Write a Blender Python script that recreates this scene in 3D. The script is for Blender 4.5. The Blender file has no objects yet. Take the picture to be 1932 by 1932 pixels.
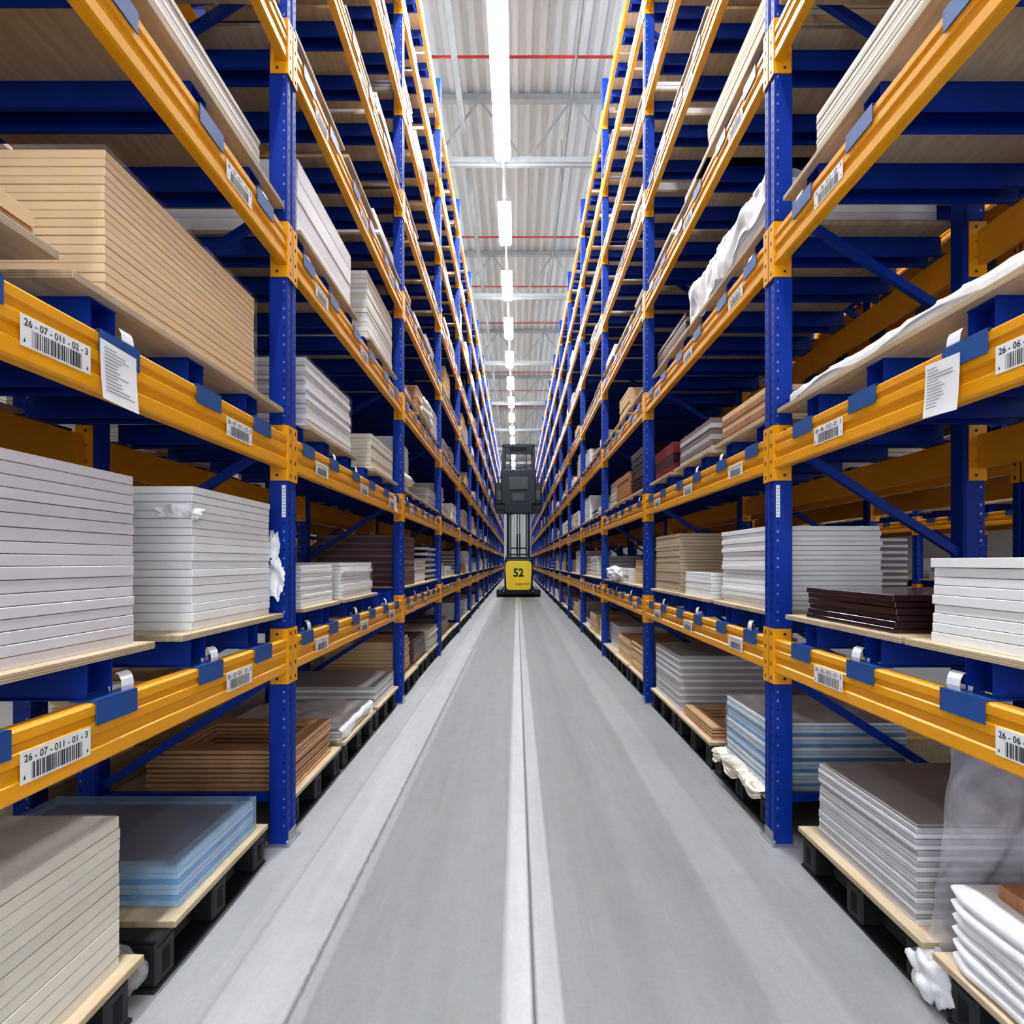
import bpy, math, random
from mathutils import Vector, Matrix, noise
random.seed(7)
R=random.random
def U(a,b): return a+(b-a)*random.random()
scn=bpy.context.scene
try:
    scn.view_settings.view_transform='Standard'
    scn.view_settings.look='None'
except Exception: pass
try: scn.view_settings.look='Medium High Contrast'
except Exception as ex: print('look',ex)
COL=scn.collection
# ---------------------------------------------------------------- materials
def newmat(name):
    m=bpy.data.materials.new(name); m.use_nodes=True
    nt=m.node_tree; b=nt.nodes['Principled BSDF']; return m,nt,b
def mat(name,col,rough=0.5,metal=0.0,var=0.12,scale=8,stretch=(1,1,1),bump=0.0,coat=0.0,rand=0.0,spec=0.5):
    m,nt,b=newmat(name)
    tc=nt.nodes.new('ShaderNodeTexCoord'); mp=nt.nodes.new('ShaderNodeMapping')
    mp.inputs['Scale'].default_value=stretch
    nz=nt.nodes.new('ShaderNodeTexNoise'); nz.inputs['Scale'].default_value=scale; nz.inputs['Detail'].default_value=5
    nt.links.new(tc.outputs['Object'],mp.inputs['Vector']); nt.links.new(mp.outputs['Vector'],nz.inputs['Vector'])
    mr=nt.nodes.new('ShaderNodeMapRange'); mr.inputs['From Min'].default_value=.3; mr.inputs['From Max'].default_value=.7
    mr.inputs['To Min'].default_value=1-var; mr.inputs['To Max'].default_value=1+var
    nt.links.new(nz.outputs['Fac'],mr.inputs['Value'])
    fac=mr.outputs['Result']
    if rand>0:
        oi=nt.nodes.new('ShaderNodeObjectInfo'); r2=nt.nodes.new('ShaderNodeMapRange')
        r2.inputs['To Min'].default_value=1-rand; r2.inputs['To Max'].default_value=1+rand*.4
        nt.links.new(oi.outputs['Random'],r2.inputs['Value'])
        mu=nt.nodes.new('ShaderNodeMath'); mu.operation='MULTIPLY'
        nt.links.new(fac,mu.inputs[0]); nt.links.new(r2.outputs['Result'],mu.inputs[1]); fac=mu.outputs[0]
    vm=nt.nodes.new('ShaderNodeVectorMath'); vm.operation='SCALE'; vm.inputs[0].default_value=col[:3]
    nt.links.new(fac,vm.inputs['Scale']); nt.links.new(vm.outputs['Vector'],b.inputs['Base Color'])
    b.inputs['Roughness'].default_value=rough; b.inputs['Metallic'].default_value=metal
    b.inputs['Coat Weight'].default_value=coat; b.inputs['Coat Roughness'].default_value=.15
    b.inputs['Specular IOR Level'].default_value=spec
    if bump>0:
        bp=nt.nodes.new('ShaderNodeBump'); bp.inputs['Strength'].default_value=bump; bp.inputs['Distance'].default_value=.01
        nt.links.new(nz.outputs['Fac'],bp.inputs['Height']); nt.links.new(bp.outputs['Normal'],b.inputs['Normal'])
    return m
M={}
M['yellow']=mat('yellow_paint',(0.84,0.39,0.008),.38,var=.05,scale=3,coat=.12)
M['blue']=mat('blue_paint',(0.004,0.042,0.34),.5,var=.12,scale=5,coat=.0,spec=.35)
M['clip']=mat('blue_clip_paint',(0.02,0.09,0.32),.4,var=.1,scale=5,coat=.2)
M['dark']=mat('dark_slot',(0.008,0.008,0.012),.8,var=.1)
M['steel']=mat('galvanised_steel',(0.42,0.43,0.44),.4,metal=.6,var=.15,scale=20)
M['white']=mat('white_lacquered_panel',(0.90,0.91,0.93),.38,var=.03,scale=6,rand=.05)
M['lilac']=mat('pale_grey_panel',(0.74,0.72,0.77),.4,var=.03,scale=6,rand=.06)
M['cream']=mat('cream_panel',(0.80,0.76,0.66),.45,var=.03,scale=6,rand=.06)
M['greige']=mat('grey_beige_panel',(0.58,0.55,0.49),.45,var=.03,scale=6,rand=.06)
M['grey']=mat('grey_panel',(0.46,0.46,0.47),.45,var=.06,scale=6,rand=.1)
M['mdf']=mat('raw_mdf',(0.76,0.55,0.31),.6,var=.025,scale=4,rand=.06)
M['tan']=mat('tan_brown_board',(0.52,0.43,0.31),.6,var=.05,scale=4,rand=.06)
M['brown']=mat('brown_wood_panel',(0.40,0.20,0.09),.45,var=.25,scale=9,stretch=(1,6,1),rand=.15)
M['mdfbrown']=mat('orange_brown_fibreboard',(0.62,0.38,0.21),.5,var=.12,scale=9,stretch=(1,6,1),rand=.1)
M['darkbrown']=mat('dark_maroon_panel',(0.030,0.012,0.020),.16,var=.3,scale=9,rand=.2,coat=.8)
M['taupe']=mat('taupe_panel',(0.20,0.15,0.15),.4,var=.1,scale=6,rand=.1)
M['toplid']=mat('grey_brown_top_panel',(0.38,0.35,0.35),.35,var=.08,scale=6,coat=.3)
M['red']=mat('dark_red_panel',(0.20,0.025,0.03),.4,var=.1,rand=.1)
M['maroon']=mat('maroon_brown_panel',(0.15,0.055,0.06),.35,var=.12,rand=.1)
M['bluefilm']=mat('blue_film_panel',(0.13,0.36,0.68),.3,var=.35,scale=14,stretch=(1,1,3),coat=.4,rand=.2)
M['bluewhite']=mat('pale_blue_panel',(0.52,0.69,0.84),.3,var=.12,scale=14,coat=.4,rand=.1)
M['black']=mat('black_plastic',(0.022,0.024,0.028),.5,var=.2)
M['paper']=mat('white_paper',(0.85,0.86,0.88),.6,var=.03,rand=.0)
M['ink']=mat('black_ink',(0.01,0.01,0.012),.6)
M['greyink']=mat('grey_ink',(0.35,0.36,0.4),.7)
M['ceil']=mat('pale_grey_roof_metal',(0.49,0.53,0.57),.5,var=.03,scale=.6)
M['truss']=mat('grey_roof_steel',(0.30,0.325,0.35),.45,metal=.1,var=.08)
M['strut']=mat('mid_grey_roof_steel',(0.17,0.19,0.21),.55,var=.08)
M['redpipe']=mat('red_pipe_paint',(0.33,0.02,0.02),.35)
M['tgrey']=mat('truck_dark_grey',(0.024,0.032,0.044),.5,var=.08,spec=.3)
M['tlight']=mat('truck_mid_grey',(0.07,0.08,0.095),.5,var=.08,spec=.3)
M['tyellow']=mat('truck_yellow',(1.0,0.74,0.01),.3,var=.03,coat=.4)
M['wall']=mat('white_wall_panel',(0.80,0.81,0.82),.6,var=.04,scale=1)
M['skin']=mat('skin',(0.55,0.32,0.22),.5,var=.05)
M['hair']=mat('dark_hair',(0.04,0.025,0.015),.6)
M['shirt']=mat('grey_work_jacket',(0.12,0.13,0.15),.8)
M['trouser']=mat('dark_trousers',(0.03,0.035,0.05),.8)
M['red_ink']=mat('red_ink',(0.5,0.02,0.02),.5)
def plymat():
    m,nt,b=newmat('plywood')
    N=nt.nodes.new; L=nt.links.new
    tc=N('ShaderNodeTexCoord'); mp=N('ShaderNodeMapping'); mp.inputs['Scale'].default_value=(14,2,2)
    nz=N('ShaderNodeTexNoise'); nz.inputs['Scale'].default_value=2; nz.inputs['Detail'].default_value=6
    L(tc.outputs['Object'],mp.inputs['Vector']); L(mp.outputs['Vector'],nz.inputs['Vector'])
    cr=N('ShaderNodeValToRGB'); cr.color_ramp.elements[0].position=.3; cr.color_ramp.elements[1].position=.75
    cr.color_ramp.elements[0].color=(0.56,0.44,0.28,1); cr.color_ramp.elements[1].color=(0.76,0.64,0.46,1)
    L(nz.outputs['Fac'],cr.inputs['Fac'])
    sp=N('ShaderNodeSeparateXYZ'); L(tc.outputs['Object'],sp.inputs[0])
    m1=N('ShaderNodeMath'); m1.operation='MULTIPLY'; m1.inputs[1].default_value=2*math.pi/.0085; L(sp.outputs['Z'],m1.inputs[0])
    m2=N('ShaderNodeMath'); m2.operation='SINE'; L(m1.outputs[0],m2.inputs[0])
    mr=N('ShaderNodeMapRange'); mr.inputs['From Min'].default_value=-1; mr.inputs['To Min'].default_value=.55; mr.inputs['To Max'].default_value=1.0
    L(m2.outputs[0],mr.inputs['Value'])
    ge=N('ShaderNodeNewGeometry'); s2=N('ShaderNodeSeparateXYZ'); L(ge.outputs['Normal'],s2.inputs[0])
    ab=N('ShaderNodeMath'); ab.operation='ABSOLUTE'; L(s2.outputs['Z'],ab.inputs[0])
    mx=N('ShaderNodeMix'); L(ab.outputs[0],mx.inputs[0]); L(mr.outputs['Result'],mx.inputs[2]); mx.inputs[3].default_value=.95
    vm=N('ShaderNodeVectorMath'); vm.operation='SCALE'; L(cr.outputs['Color'],vm.inputs[0]); L(mx.outputs[0],vm.inputs['Scale'])
    L(vm.outputs['Vector'],b.inputs['Base Color']); b.inputs['Roughness'].default_value=.6
    return m
M['ply']=plymat()
def filmmat(name,col,a0,a1,rough=.18,scale=14,bump=.5):
    m,nt,b=newmat(name); N=nt.nodes.new; L=nt.links.new
    b.inputs['Base Color'].default_value=(*col,1); b.inputs['Roughness'].default_value=rough
    tc=N('ShaderNodeTexCoord'); nz=N('ShaderNodeTexNoise'); nz.inputs['Scale'].default_value=scale; nz.inputs['Detail'].default_value=4
    nz.inputs['Distortion'].default_value=1.5
    L(tc.outputs['Object'],nz.inputs['Vector'])
    mr=N('ShaderNodeMapRange'); mr.inputs['From Min'].default_value=.35; mr.inputs['From Max'].default_value=.7
    mr.inputs['To Min'].default_value=a0; mr.inputs['To Max'].default_value=a1; L(nz.outputs['Fac'],mr.inputs['Value'])
    L(mr.outputs['Result'],b.inputs['Alpha'])
    bp=N('ShaderNodeBump'); bp.inputs['Strength'].default_value=bump; bp.inputs['Distance'].default_value=.02
    L(nz.outputs['Fac'],bp.inputs['Height']); L(bp.outputs['Normal'],b.inputs['Normal'])
    return m
M['wrap']=filmmat('clear_stretch_film',(.95,.95,.97),.02,.12,.08,5,.4)
M['bluewrap']=filmmat('pale_blue_stretch_film',(.45,.62,.82),.32,.42,.12,2,.05)
M['foam']=filmmat('white_foam_film',(.94,.95,.98),.80,.96,.4,6,.15)
M['greyfilm']=filmmat('milky_translucent_film',(.82,.80,.88),.30,.52,.28,5,.3)
M['clearfilm']=filmmat('thin_clear_film',(.90,.88,.88),.22,.38,.20,4,.2)
def emis(name,col,s):
    m,nt,b=newmat(name); b.inputs['Base Color'].default_value=(1,1,1,1)
    b.inputs['Emission Color'].default_value=(*col,1); b.inputs['Emission Strength'].default_value=s; return m
M['tube']=emis('fluorescent_tube',(.93,.97,1),102)
def floormat():
    m,nt,b=newmat('concrete_floor'); N=nt.nodes.new; L=nt.links.new
    tc=N('ShaderNodeTexCoord'); sp=N('ShaderNodeSeparateXYZ'); L(tc.outputs['Object'],sp.inputs[0])
    def noise_(scale,st,det=6,dist=0):
        mp=N('ShaderNodeMapping'); mp.inputs['Scale'].default_value=st; L(tc.outputs['Object'],mp.inputs['Vector'])
        n=N('ShaderNodeTexNoise'); n.inputs['Scale'].default_value=scale; n.inputs['Detail'].default_value=det; n.inputs['Roughness'].default_value=.65; n.inputs['Distortion'].default_value=dist
        L(mp.outputs['Vector'],n.inputs['Vector']); return n.outputs['Fac']
    e=noise_(40,(1,.5,1),5)
    lt=N('ShaderNodeMath'); lt.operation='LESS_THAN'; lt.inputs[1].default_value=-.4; L(sp.outputs['X'],lt.inputs[0])
    am=N('ShaderNodeMath'); am.operation='MULTIPLY_ADD'; am.inputs[1].default_value=.022; am.inputs[2].default_value=.004; L(lt.outputs[0],am.inputs[0])
    ec=N('ShaderNodeMath'); ec.operation='SUBTRACT'; ec.inputs[1].default_value=.5; L(e,ec.inputs[0])
    em=N('ShaderNodeMath'); em.operation='MULTIPLY'; L(ec.outputs[0],em.inputs[0]); L(am.outputs[0],em.inputs[1])
    a=N('ShaderNodeMath'); a.operation='ADD'; L(em.outputs[0],a.inputs[0]); L(sp.outputs['X'],a.inputs[1])
    mr=N('ShaderNodeMapRange'); mr.inputs['From Min'].default_value=-2; mr.inputs['From Max'].default_value=2; L(a.outputs[0],mr.inputs['Value'])
    cr=N('ShaderNodeValToRGB'); r=cr.color_ramp
    stops=[(-2,.42),(-1.105,.43),(-1.095,.36),(-1.08,.49),(-.872,.50),(-.868,.41),(-.862,.50),(-.812,.47),(-.803,.17),(-.796,.17),(-.785,.38),(-.745,.36),(-.735,.29),(-.40,.265),(-.050,.26),(-.044,.52),(.048,.54),(.052,.02),(.062,.02),(.066,.45),(.165,.43),(.172,.26),(.48,.245),(.62,.29),(.90,.28),(.94,.35),(1.15,.34),(1.18,.30),(2,.32)]
    r.elements[0].position=0; r.elements[0].color=(.42,.425,.435,1); r.elements[1].position=1; r.elements[1].color=(.32,.323,.33,1)
    for x,v in stops[1:-1]:
        el=r.elements.new((x+2)/4); el.color=(v*.99,v*1.0,v*1.025,1)
    L(mr.outputs['Result'],cr.inputs['Fac'])
    n1=noise_(1.3,(1,.5,1),5); n2=noise_(3,(3,.2,1),4); n3=noise_(55,(1,1,1),3); n4=noise_(11,(1,.7,1),6,0)
    n5=noise_(2.2,(10,.5,1),4,.2)
    def mrr(x,lo,hi,f0=.3,f1=.7):
        q=N('ShaderNodeMapRange'); q.inputs['From Min'].default_value=f0; q.inputs['From Max'].default_value=f1
        q.inputs['To Min'].default_value=lo; q.inputs['To Max'].default_value=hi; L(x,q.inputs['Value']); return q.outputs['Result']
    def mul(a,b):
        p=N('ShaderNodeMath'); p.operation='MULTIPLY'; L(a,p.inputs[0]); L(b,p.inputs[1]); return p.outputs[0]
    p2=mul(mul(mul(mul(mrr(n1,.90,1.07),mrr(n2,.93,1.06)),mrr(n3,.95,1.04)),mrr(n4,.95,1.04)),mrr(n5,1.0,1.09,.60,.72))
    vm=N('ShaderNodeVectorMath'); vm.operation='SCALE'; L(cr.outputs['Color'],vm.inputs[0]); L(p2,vm.inputs['Scale'])
    L(vm.outputs['Vector'],b.inputs['Base Color'])
    L(mrr(n1,.45,.6),b.inputs['Roughness'])
    bp=N('ShaderNodeBump'); bp.inputs['Strength'].default_value=.10; bp.inputs['Distance'].default_value=.003
    L(n3,bp.inputs['Height']); L(bp.outputs['Normal'],b.inputs['Normal'])
    return m
M['floor']=floormat()
# ---------------------------------------------------------------- mesh builder
class MB:
    def __init__(s): s.v=[];s.f=[];s.m=[];s.mats=[]
    def mi(s,k):
        if k not in s.mats: s.mats.append(k)
        return s.mats.index(k)
    def quad(s,p,k):
        n=len(s.v); s.v+=[tuple(q) for q in p]; s.f.append(tuple(range(n,n+len(p)))); s.m.append(s.mi(k))
    def box(s,x0,x1,y0,y1,z0,z1,k):
        if x0>x1:x0,x1=x1,x0
        if y0>y1:y0,y1=y1,y0
        n=len(s.v); i=s.mi(k)
        s.v+=[(x0,y0,z0),(x1,y0,z0),(x1,y1,z0),(x0,y1,z0),(x0,y0,z1),(x1,y0,z1),(x1,y1,z1),(x0,y1,z1)]
        for f in [(0,3,2,1),(4,5,6,7),(0,1,5,4),(1,2,6,5),(2,3,7,6),(3,0,4,7)]:
            s.f.append(tuple(n+a for a in f)); s.m.append(i)
    def bbox(s,x0,x1,y0,y1,z0,z1,k,b=.003):
        if x0>x1:x0,x1=x1,x0
        if y0>y1:y0,y1=y1,y0
        b=min(b,(x1-x0)*.45,(y1-y0)*.45,(z1-z0)*.45)
        n=len(s.v); i=s.mi(k); idx={}
        for ix,X in enumerate((x0,x1)):
            for iy,Y in enumerate((y0,y1)):
                for iz,Z in enumerate((z0,z1)):
                    dx=b if ix==0 else -b; dy=b if iy==0 else -b; dz=b if iz==0 else -b
                    idx[(ix,iy,iz)]=len(s.v)
                    s.v+=[(X,Y+dy,Z+dz),(X+dx,Y,Z+dz),(X+dx,Y+dy,Z)]
        def F(*a): s.f.append(a); s.m.append(i)
        g=lambda ix,iy,iz,a: idx[(ix,iy,iz)]+a
        F(g(0,0,0,0),g(0,0,1,0),g(0,1,1,0),g(0,1,0,0)); F(g(1,0,0,0),g(1,1,0,0),g(1,1,1,0),g(1,0,1,0))
        F(g(0,0,0,1),g(1,0,0,1),g(1,0,1,1),g(0,0,1,1)); F(g(0,1,0,1),g(0,1,1,1),g(1,1,1,1),g(1,1,0,1))
        F(g(0,0,0,2),g(0,1,0,2),g(1,1,0,2),g(1,0,0,2)); F(g(0,0,1,2),g(1,0,1,2),g(1,1,1,2),g(0,1,1,2))
        for a in (0,1):
            for c in (0,1):
                F(g(0,a,c,1),g(0,a,c,2),g(1,a,c,2),g(1,a,c,1)) if a==c else F(g(0,a,c,2),g(0,a,c,1),g(1,a,c,1),g(1,a,c,2))
                F(g(a,0,c,2),g(a,0,c,0),g(a,1,c,0),g(a,1,c,2)) if a==c else F(g(a,0,c,0),g(a,0,c,2),g(a,1,c,2),g(a,1,c,0))
                F(g(a,c,0,0),g(a,c,0,1),g(a,c,1,1),g(a,c,1,0)) if a==c else F(g(a,c,0,1),g(a,c,0,0),g(a,c,1,0),g(a,c,1,1))
        for a in (0,1):
            for c in (0,1):
                for d in (0,1):
                    t=(g(a,c,d,0),g(a,c,d,1),g(a,c,d,2))
                    F(*(t if (a+c+d)%2==1 else t[::-1]))
    def bar(s,p,q,w,h,k,up=(0,0,1)):
        p=Vector(p);q=Vector(q);d=(q-p).normalized();u=Vector(up)
        sd=d.cross(u)
        if sd.length<1e-3: sd=d.cross(Vector((0,1,0)))
        sd.normalize(); u=sd.cross(d)
        n=len(s.v);i=s.mi(k)
        for c in (p,q):
            for a,b in ((-1,-1),(1,-1),(1,1),(-1,1)): s.v.append(tuple(c+sd*a*w/2+u*b*h/2))
        for f in [(0,1,2,3),(7,6,5,4),(0,4,5,1),(1,5,6,2),(2,6,7,3),(3,7,4,0)]:
            s.f.append(tuple(n+a for a in f)); s.m.append(i)
    def tube(s,p,q,r,k,seg=10,r2=None):
        p=Vector(p);q=Vector(q);d=(q-p).normalized();u=Vector((0,0,1)) if abs(d.z)<.9 else Vector((0,1,0))
        a=d.cross(u).normalized();b=a.cross(d);n=len(s.v);i=s.mi(k); r2=r if r2 is None else r2
        for c,rr in ((p,r),(q,r2)):
            for t in range(seg):
                an=2*math.pi*t/seg; s.v.append(tuple(c+a*rr*math.cos(an)+b*rr*math.sin(an)))
        for t in range(seg):
            t2=(t+1)%seg; s.f.append((n+t,n+seg+t,n+seg+t2,n+t2)); s.m.append(i)
        s.f.append(tuple(n+t for t in range(seg))); s.m.append(i)
        s.f.append(tuple(n+seg+t for t in reversed(range(seg)))); s.m.append(i)
    def extrude(s,prof,axis,a0,a1,k):
        n=len(s.v);i=s.mi(k);c=len(prof)
        for a in (a0,a1):
            for u,w in prof:
                s.v.append((u,a,w) if axis=='y' else ((u,w,a) if axis=='z' else (a,u,w)))
        for t in range(c):
            t2=(t+1)%c; s.f.append((n+t,n+t2,n+c+t2,n+c+t)); s.m.append(i)
        s.f.append(tuple(n+t for t in reversed(range(c)))); s.m.append(i)
        s.f.append(tuple(n+c+t for t in range(c))); s.m.append(i)
    def add(s,o,off=(0,0,0)):
        n=len(s.v); s.v+=[(a+off[0],b+off[1],c+off[2]) for a,b,c in o.v]
        for f,m in zip(o.f,o.m): s.f.append(tuple(n+a for a in f)); s.m.append(s.mi(o.mats[m]))
    def mesh(s,name,fix=True):
        me=bpy.data.meshes.new(name); me.from_pydata(s.v,[],s.f)
        for k in s.mats: me.materials.append(M[k])
        me.polygons.foreach_set('material_index',s.m); me.update()
        if fix:
            import bmesh
            b=bmesh.new(); b.from_mesh(me); bmesh.ops.recalc_face_normals(b,faces=b.faces); b.to_mesh(me); b.free()
        return me
def link(name,data,loc=(0,0,0),parent=None,label=None,cat=None,group=None,kind=None):
    o=bpy.data.objects.new(name,data); o.location=loc; COL.objects.link(o)
    if parent is not None: o.parent=parent; 
    if label:o['label']=label
    if cat:o['category']=cat
    if group:o['group']=group
    if kind:o['kind']=kind
    return o
def child(name,data,loc,parent,**k):
    pl=Vector((0,0,0)); p=parent
    while p: pl+=Vector(p.location); p=p.parent
    return link(name,data,Vector(loc)-pl,parent,**k)
_tc={}
def text2d(s,size,bold=0):
    key=s
    if key not in _tc:
        c=bpy.data.curves.new('t','FONT'); c.body=s; c.size=1; c.resolution_u=3; c.offset=bold
        o=bpy.data.objects.new('t',c); COL.objects.link(o)
        bpy.context.view_layer.update()
        me=bpy.data.meshes.new_from_object(o.evaluated_get(bpy.context.evaluated_depsgraph_get()))
        _tc[key]=([tuple(v.co) for v in me.vertices],[tuple(p.vertices) for p in me.polygons])
        bpy.data.objects.remove(o); bpy.data.curves.remove(c); bpy.data.meshes.remove(me)
    v,f=_tc[key]
    x0=min(a[0] for a in v);x1=max(a[0] for a in v)
    return [((a[0]-x0)*size,a[1]*size) for a in v],f,(x1-x0)*size
def addtext(mb,s,width,hmax,mapf,k,bold=0):
    v,f,w=text2d(s,1.0,bold); sc=width/w; 
    sy=min(sc*1.25,hmax/.72)
    n=len(mb.v); mb.v+=[mapf(a[0]*sc,a[1]*sy) for a in v]; i=mb.mi(k)
    for q in f: mb.f.append(tuple(n+a for a in q)); mb.m.append(i)

# ---------------------------------------------------------------- dims
H=1.59; L_=2.7; Y1=2.74
BX={-1:-1.341,1:1.499}
def yb(b): return Y1-L_+L_*b
def X(s,d): return BX[s]+s*d
ZC=lambda k:1.065+1.14*(k-1)
NB=18; NL=8; DEP=1.07; TOP=9.75
SLOT=(.47,1.35,2.23)
BASE=lambda k:.225 if k==0 else ZC(k)+.24
# ---------------------------------------------------------------- rack meshes
def upright_mb(f):
    m=MB()
    pr=[(.055,-.05),(.055,-.016),(.043,-.012),(.043,.012),(.055,.016),(.055,.05),(-.045,.05),(-.055,.035),(-.055,-.035),(-.045,-.05)]
    m.extrude([(f*a,b) for a,b in pr],'z',0.008,TOP,'blue')
    z=.10
    while z<TOP-.05:
        for sy in(-1,1):
            x=f*.0555; m.quad([(x,sy*.033-.006,z),(x,sy*.033+.006,z),(x,sy*.033+.004,z+.022),(x,sy*.033-.004,z+.022)],'dark')
            m.quad([(f*.030,sy*.0505,z+.004),(f*.040,sy*.0505,z+.004),(f*.040,sy*.0505,z+.016),(f*.030,sy*.0505,z+.016)],'steel' if int(z*20)%3 else 'dark')
        z+=.05
    m.box(f*-.07,f*.075,-.075,.075,0,.008,'steel')
    m.box(f*.056,f*.060,-.045,.045,.008,.07,'steel')
    for a in(-.06,.062):
        m.tube((f*a,-.062,.008),(f*a,-.062,.03),.009,'steel',6)
    return m
def beam_mb(f):
    m=MB()
    pr=[(.010,-.095),(.050,-.095),(.058,-.087),(.058,-.045),(.048,-.037),(.048,-.008),(.058,0),(.058,.030),(.050,.037),(.050,.052),(.058,.060),(.058,.087),(.050,.095),(.010,.095)]
    m.extrude([(f*a,b) for a,b in pr],'y',-1.292,1.292,'yellow')
    for s in(-1,1):
        y=s*(1.35-.052)
        m.box(f*-.038,f*.060,y,y-s*.005,-.160,.150,'yellow')
        m.box(f*.0565,f*.0625,s*(1.35-.055),s*(1.35-.006),-.160,.150,'yellow')
        for zz in(-.13,-.05,.04,.12):
            yy=y-s*.0056
            m.quad([(f*.0-.007,yy,zz-.007),(f*.0+.007,yy,zz-.007),(f*.0+.007,yy,zz+.007),(f*.0-.007,yy,zz+.007)],'dark' if abs(zz)>.1 else 'steel')
            xx=f*.063; c=s*(1.35-.03)
            m.quad([(xx,c-.006,zz-.01),(xx,c+.006,zz-.01),(xx,c+.006,zz+.01),(xx,c-.006,zz+.01)],'dark')
    return m
def supbar_mb(s):
    m=MB(); t=.004
    for q in(-1,1): m.box(s*-.005,s*1.075,q*.045-t/2,q*.045+t/2,0,.116,'blue')
    m.box(s*-.005,s*1.075,-.05,.05,.114,.120,'blue')
    for q in(-1,1): m.box(s*-.005,s*1.075,q*.045,q*.062,0.0005,.004,'blue')
    m.box(s*.06,s*.064,-.043,.043,.0,.112,'blue')
    for a,b,c in((-.064,.02,-.064),(1.05,1.134,1.130)):
        m.box(s*a,s*b,-.078,.078,.0005,.005,'clip')
        m.box(s*c,s*(c+.004),-.078,.078,-.070,.005,'clip')
    return m
def brace_pieces(s):
    out=[]
    m=MB(); m.bar((s*.05,0,.25),(s*1.02,0,.25),.03,.045,'blue'); out.append(m)
    z=.93
    while z<TOP:
        m=MB(); m.bar((s*.05,0,z),(s*1.02,0,z-.62),.03,.045,'blue'); out.append(m)
        z+=1.33
    m=MB(); m.bar((s*.05,0,TOP-.12),(s*1.02,0,TOP-.12),.03,.045,'blue'); out.append(m)
    return out
UP={f:upright_mb(f) for f in(-1,1)}; BM={f:beam_mb(f) for f in(-1,1)}; SB={s:supbar_mb(s) for s in(-1,1)}; BR={s:brace_pieces(s) for s in(-1,1)}
UPm={f:UP[f].mesh('upright') for f in UP}; BMm={f:BM[f].mesh('beam') for f in BM}; SBm={s:SB[s].mesh('support_bar') for s in SB}; BRm={s:[q.mesh('brace') for q in BR[s]] for s in BR}
def rack(s,d0,b0,b1,nbeam,nsup,nbr,label):
    x=X(s,d0)
    e=link('pallet_rack',None,(x,yb(b0),0),label=label,cat='storage rack',group='long rows of pallet racking')
    e.empty_display_size=.5
    rb=MB(); cbr=0
    for n in range(b0,b1+1):
        y=yb(n)
        child('upright',UPm[-s],(x,y,0),e); child('upright',UPm[s],(x+s*DEP,y,0),e)
        for j,q in enumerate(BRm[s]):
            if n>0 and cbr<nbr: child('brace',q,(x,y,0),e); cbr+=1
            else: rb.add(BR[s][j],(0,y-yb(b0),0))
    child('brace',rb.mesh('brace',False),(x,yb(b0),0),e,kind='stuff')
    rest=MB(); rs=MB(); cb=cs=0
    items=[]
    for b in range(b0,b1):
        for k in range(1,NL+1):
            items.append((b,k,0)); items.append((b,k,1))
    items.sort(key=lambda t:(t[0]+ (2.0 if t[2] else 0)+t[1]*.12))
    for b,k,r in items:
        loc=(x+s*DEP*r,yb(b)+1.35,ZC(k)); f=-s if r==0 else s
        if cb<nbeam: child('beam',BMm[f],loc,e); cb+=1
        else: rest.add(BM[f],(loc[0]-x,loc[1]-yb(b0),loc[2]))
    if rest.v: child('beam',rest.mesh('beam',False),(x,yb(b0),0),e,kind='stuff')
    it=[(b,k,i) for b in range(b0,b1) for k in range(1,NL+1) for i in range(6)]
    it.sort(key=lambda t:t[0]*1.0+t[1]*.3)
    for b,k,i in it:
        yy=yb(b)+SLOT[i//2]+(-.26 if i%2==0 else .16)
        yy+=random.uniform(-.015,.015)
        loc=(x,yy,ZC(k)+.095)
        if cs<nsup: child('support_bar',SBm[s],loc,e); cs+=1
        else: rs.add(SB[s],(0,yy-yb(b0),loc[2]))
    if rs.v: child('support_bar',rs.mesh('support_bar',False),(x,yb(b0),0),e,kind='stuff')
    return e
RK={}
for s in(-1,1):
    RK[s]=rack(s,0,0,NB,98,98,90,'tall blue and yellow steel pallet rack lining the aisle')
    rack(s,1.44,0,13,40,30,27,'blue and yellow steel pallet rack standing back to back with another')
    rack(s,1.44+DEP+2.8,0,9,30,20,18,'blue and yellow steel pallet rack across the neighbouring aisle')
# ---------------------------------------------------------------- barcode labels
def lab_map(s,x,y,z):
    return (lambda u,v,e=0:(x-s*e, y+(u if s<0 else -u), z+v))
def label_mb(s,txt,seed,w=.205,h=.084,full=True):
    m=MB(); mp=lab_map(s,0,0,0); rr=random.Random(seed)
    P=[(-w/2,-h/2),(w/2,-h/2),(w/2,h/2),(-w/2,h/2)]
    m.quad([mp(u,v,0) for u,v in P],'paper')
    u=-w/2+.03
    while u<w/2-.03:
        ww=rr.choice((.0012,.002,.003,.004))*(1 if full else 1.8)
        q=[(u,-h/2+.006),(u+ww,-h/2+.006),(u+ww,.008),(u,.008)]
        m.quad([mp(a,b,.0006) for a,b in q],'ink'); u+=ww+rr.choice((.0015,.0025,.0035))*(1 if full else 1.8)
    if full:
        addtext(m,txt,w-.02,.022,lambda a,b:mp(a-w/2+.01,b+.014,.0006),'ink',.012)
        for a in(-w/2+.008,w/2-.014):
            m.quad([mp(a,-.03,.0006),mp(a+.006,-.03,.0006),mp(a+.003,-.018,.0006)],'ink')
    return m
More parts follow.
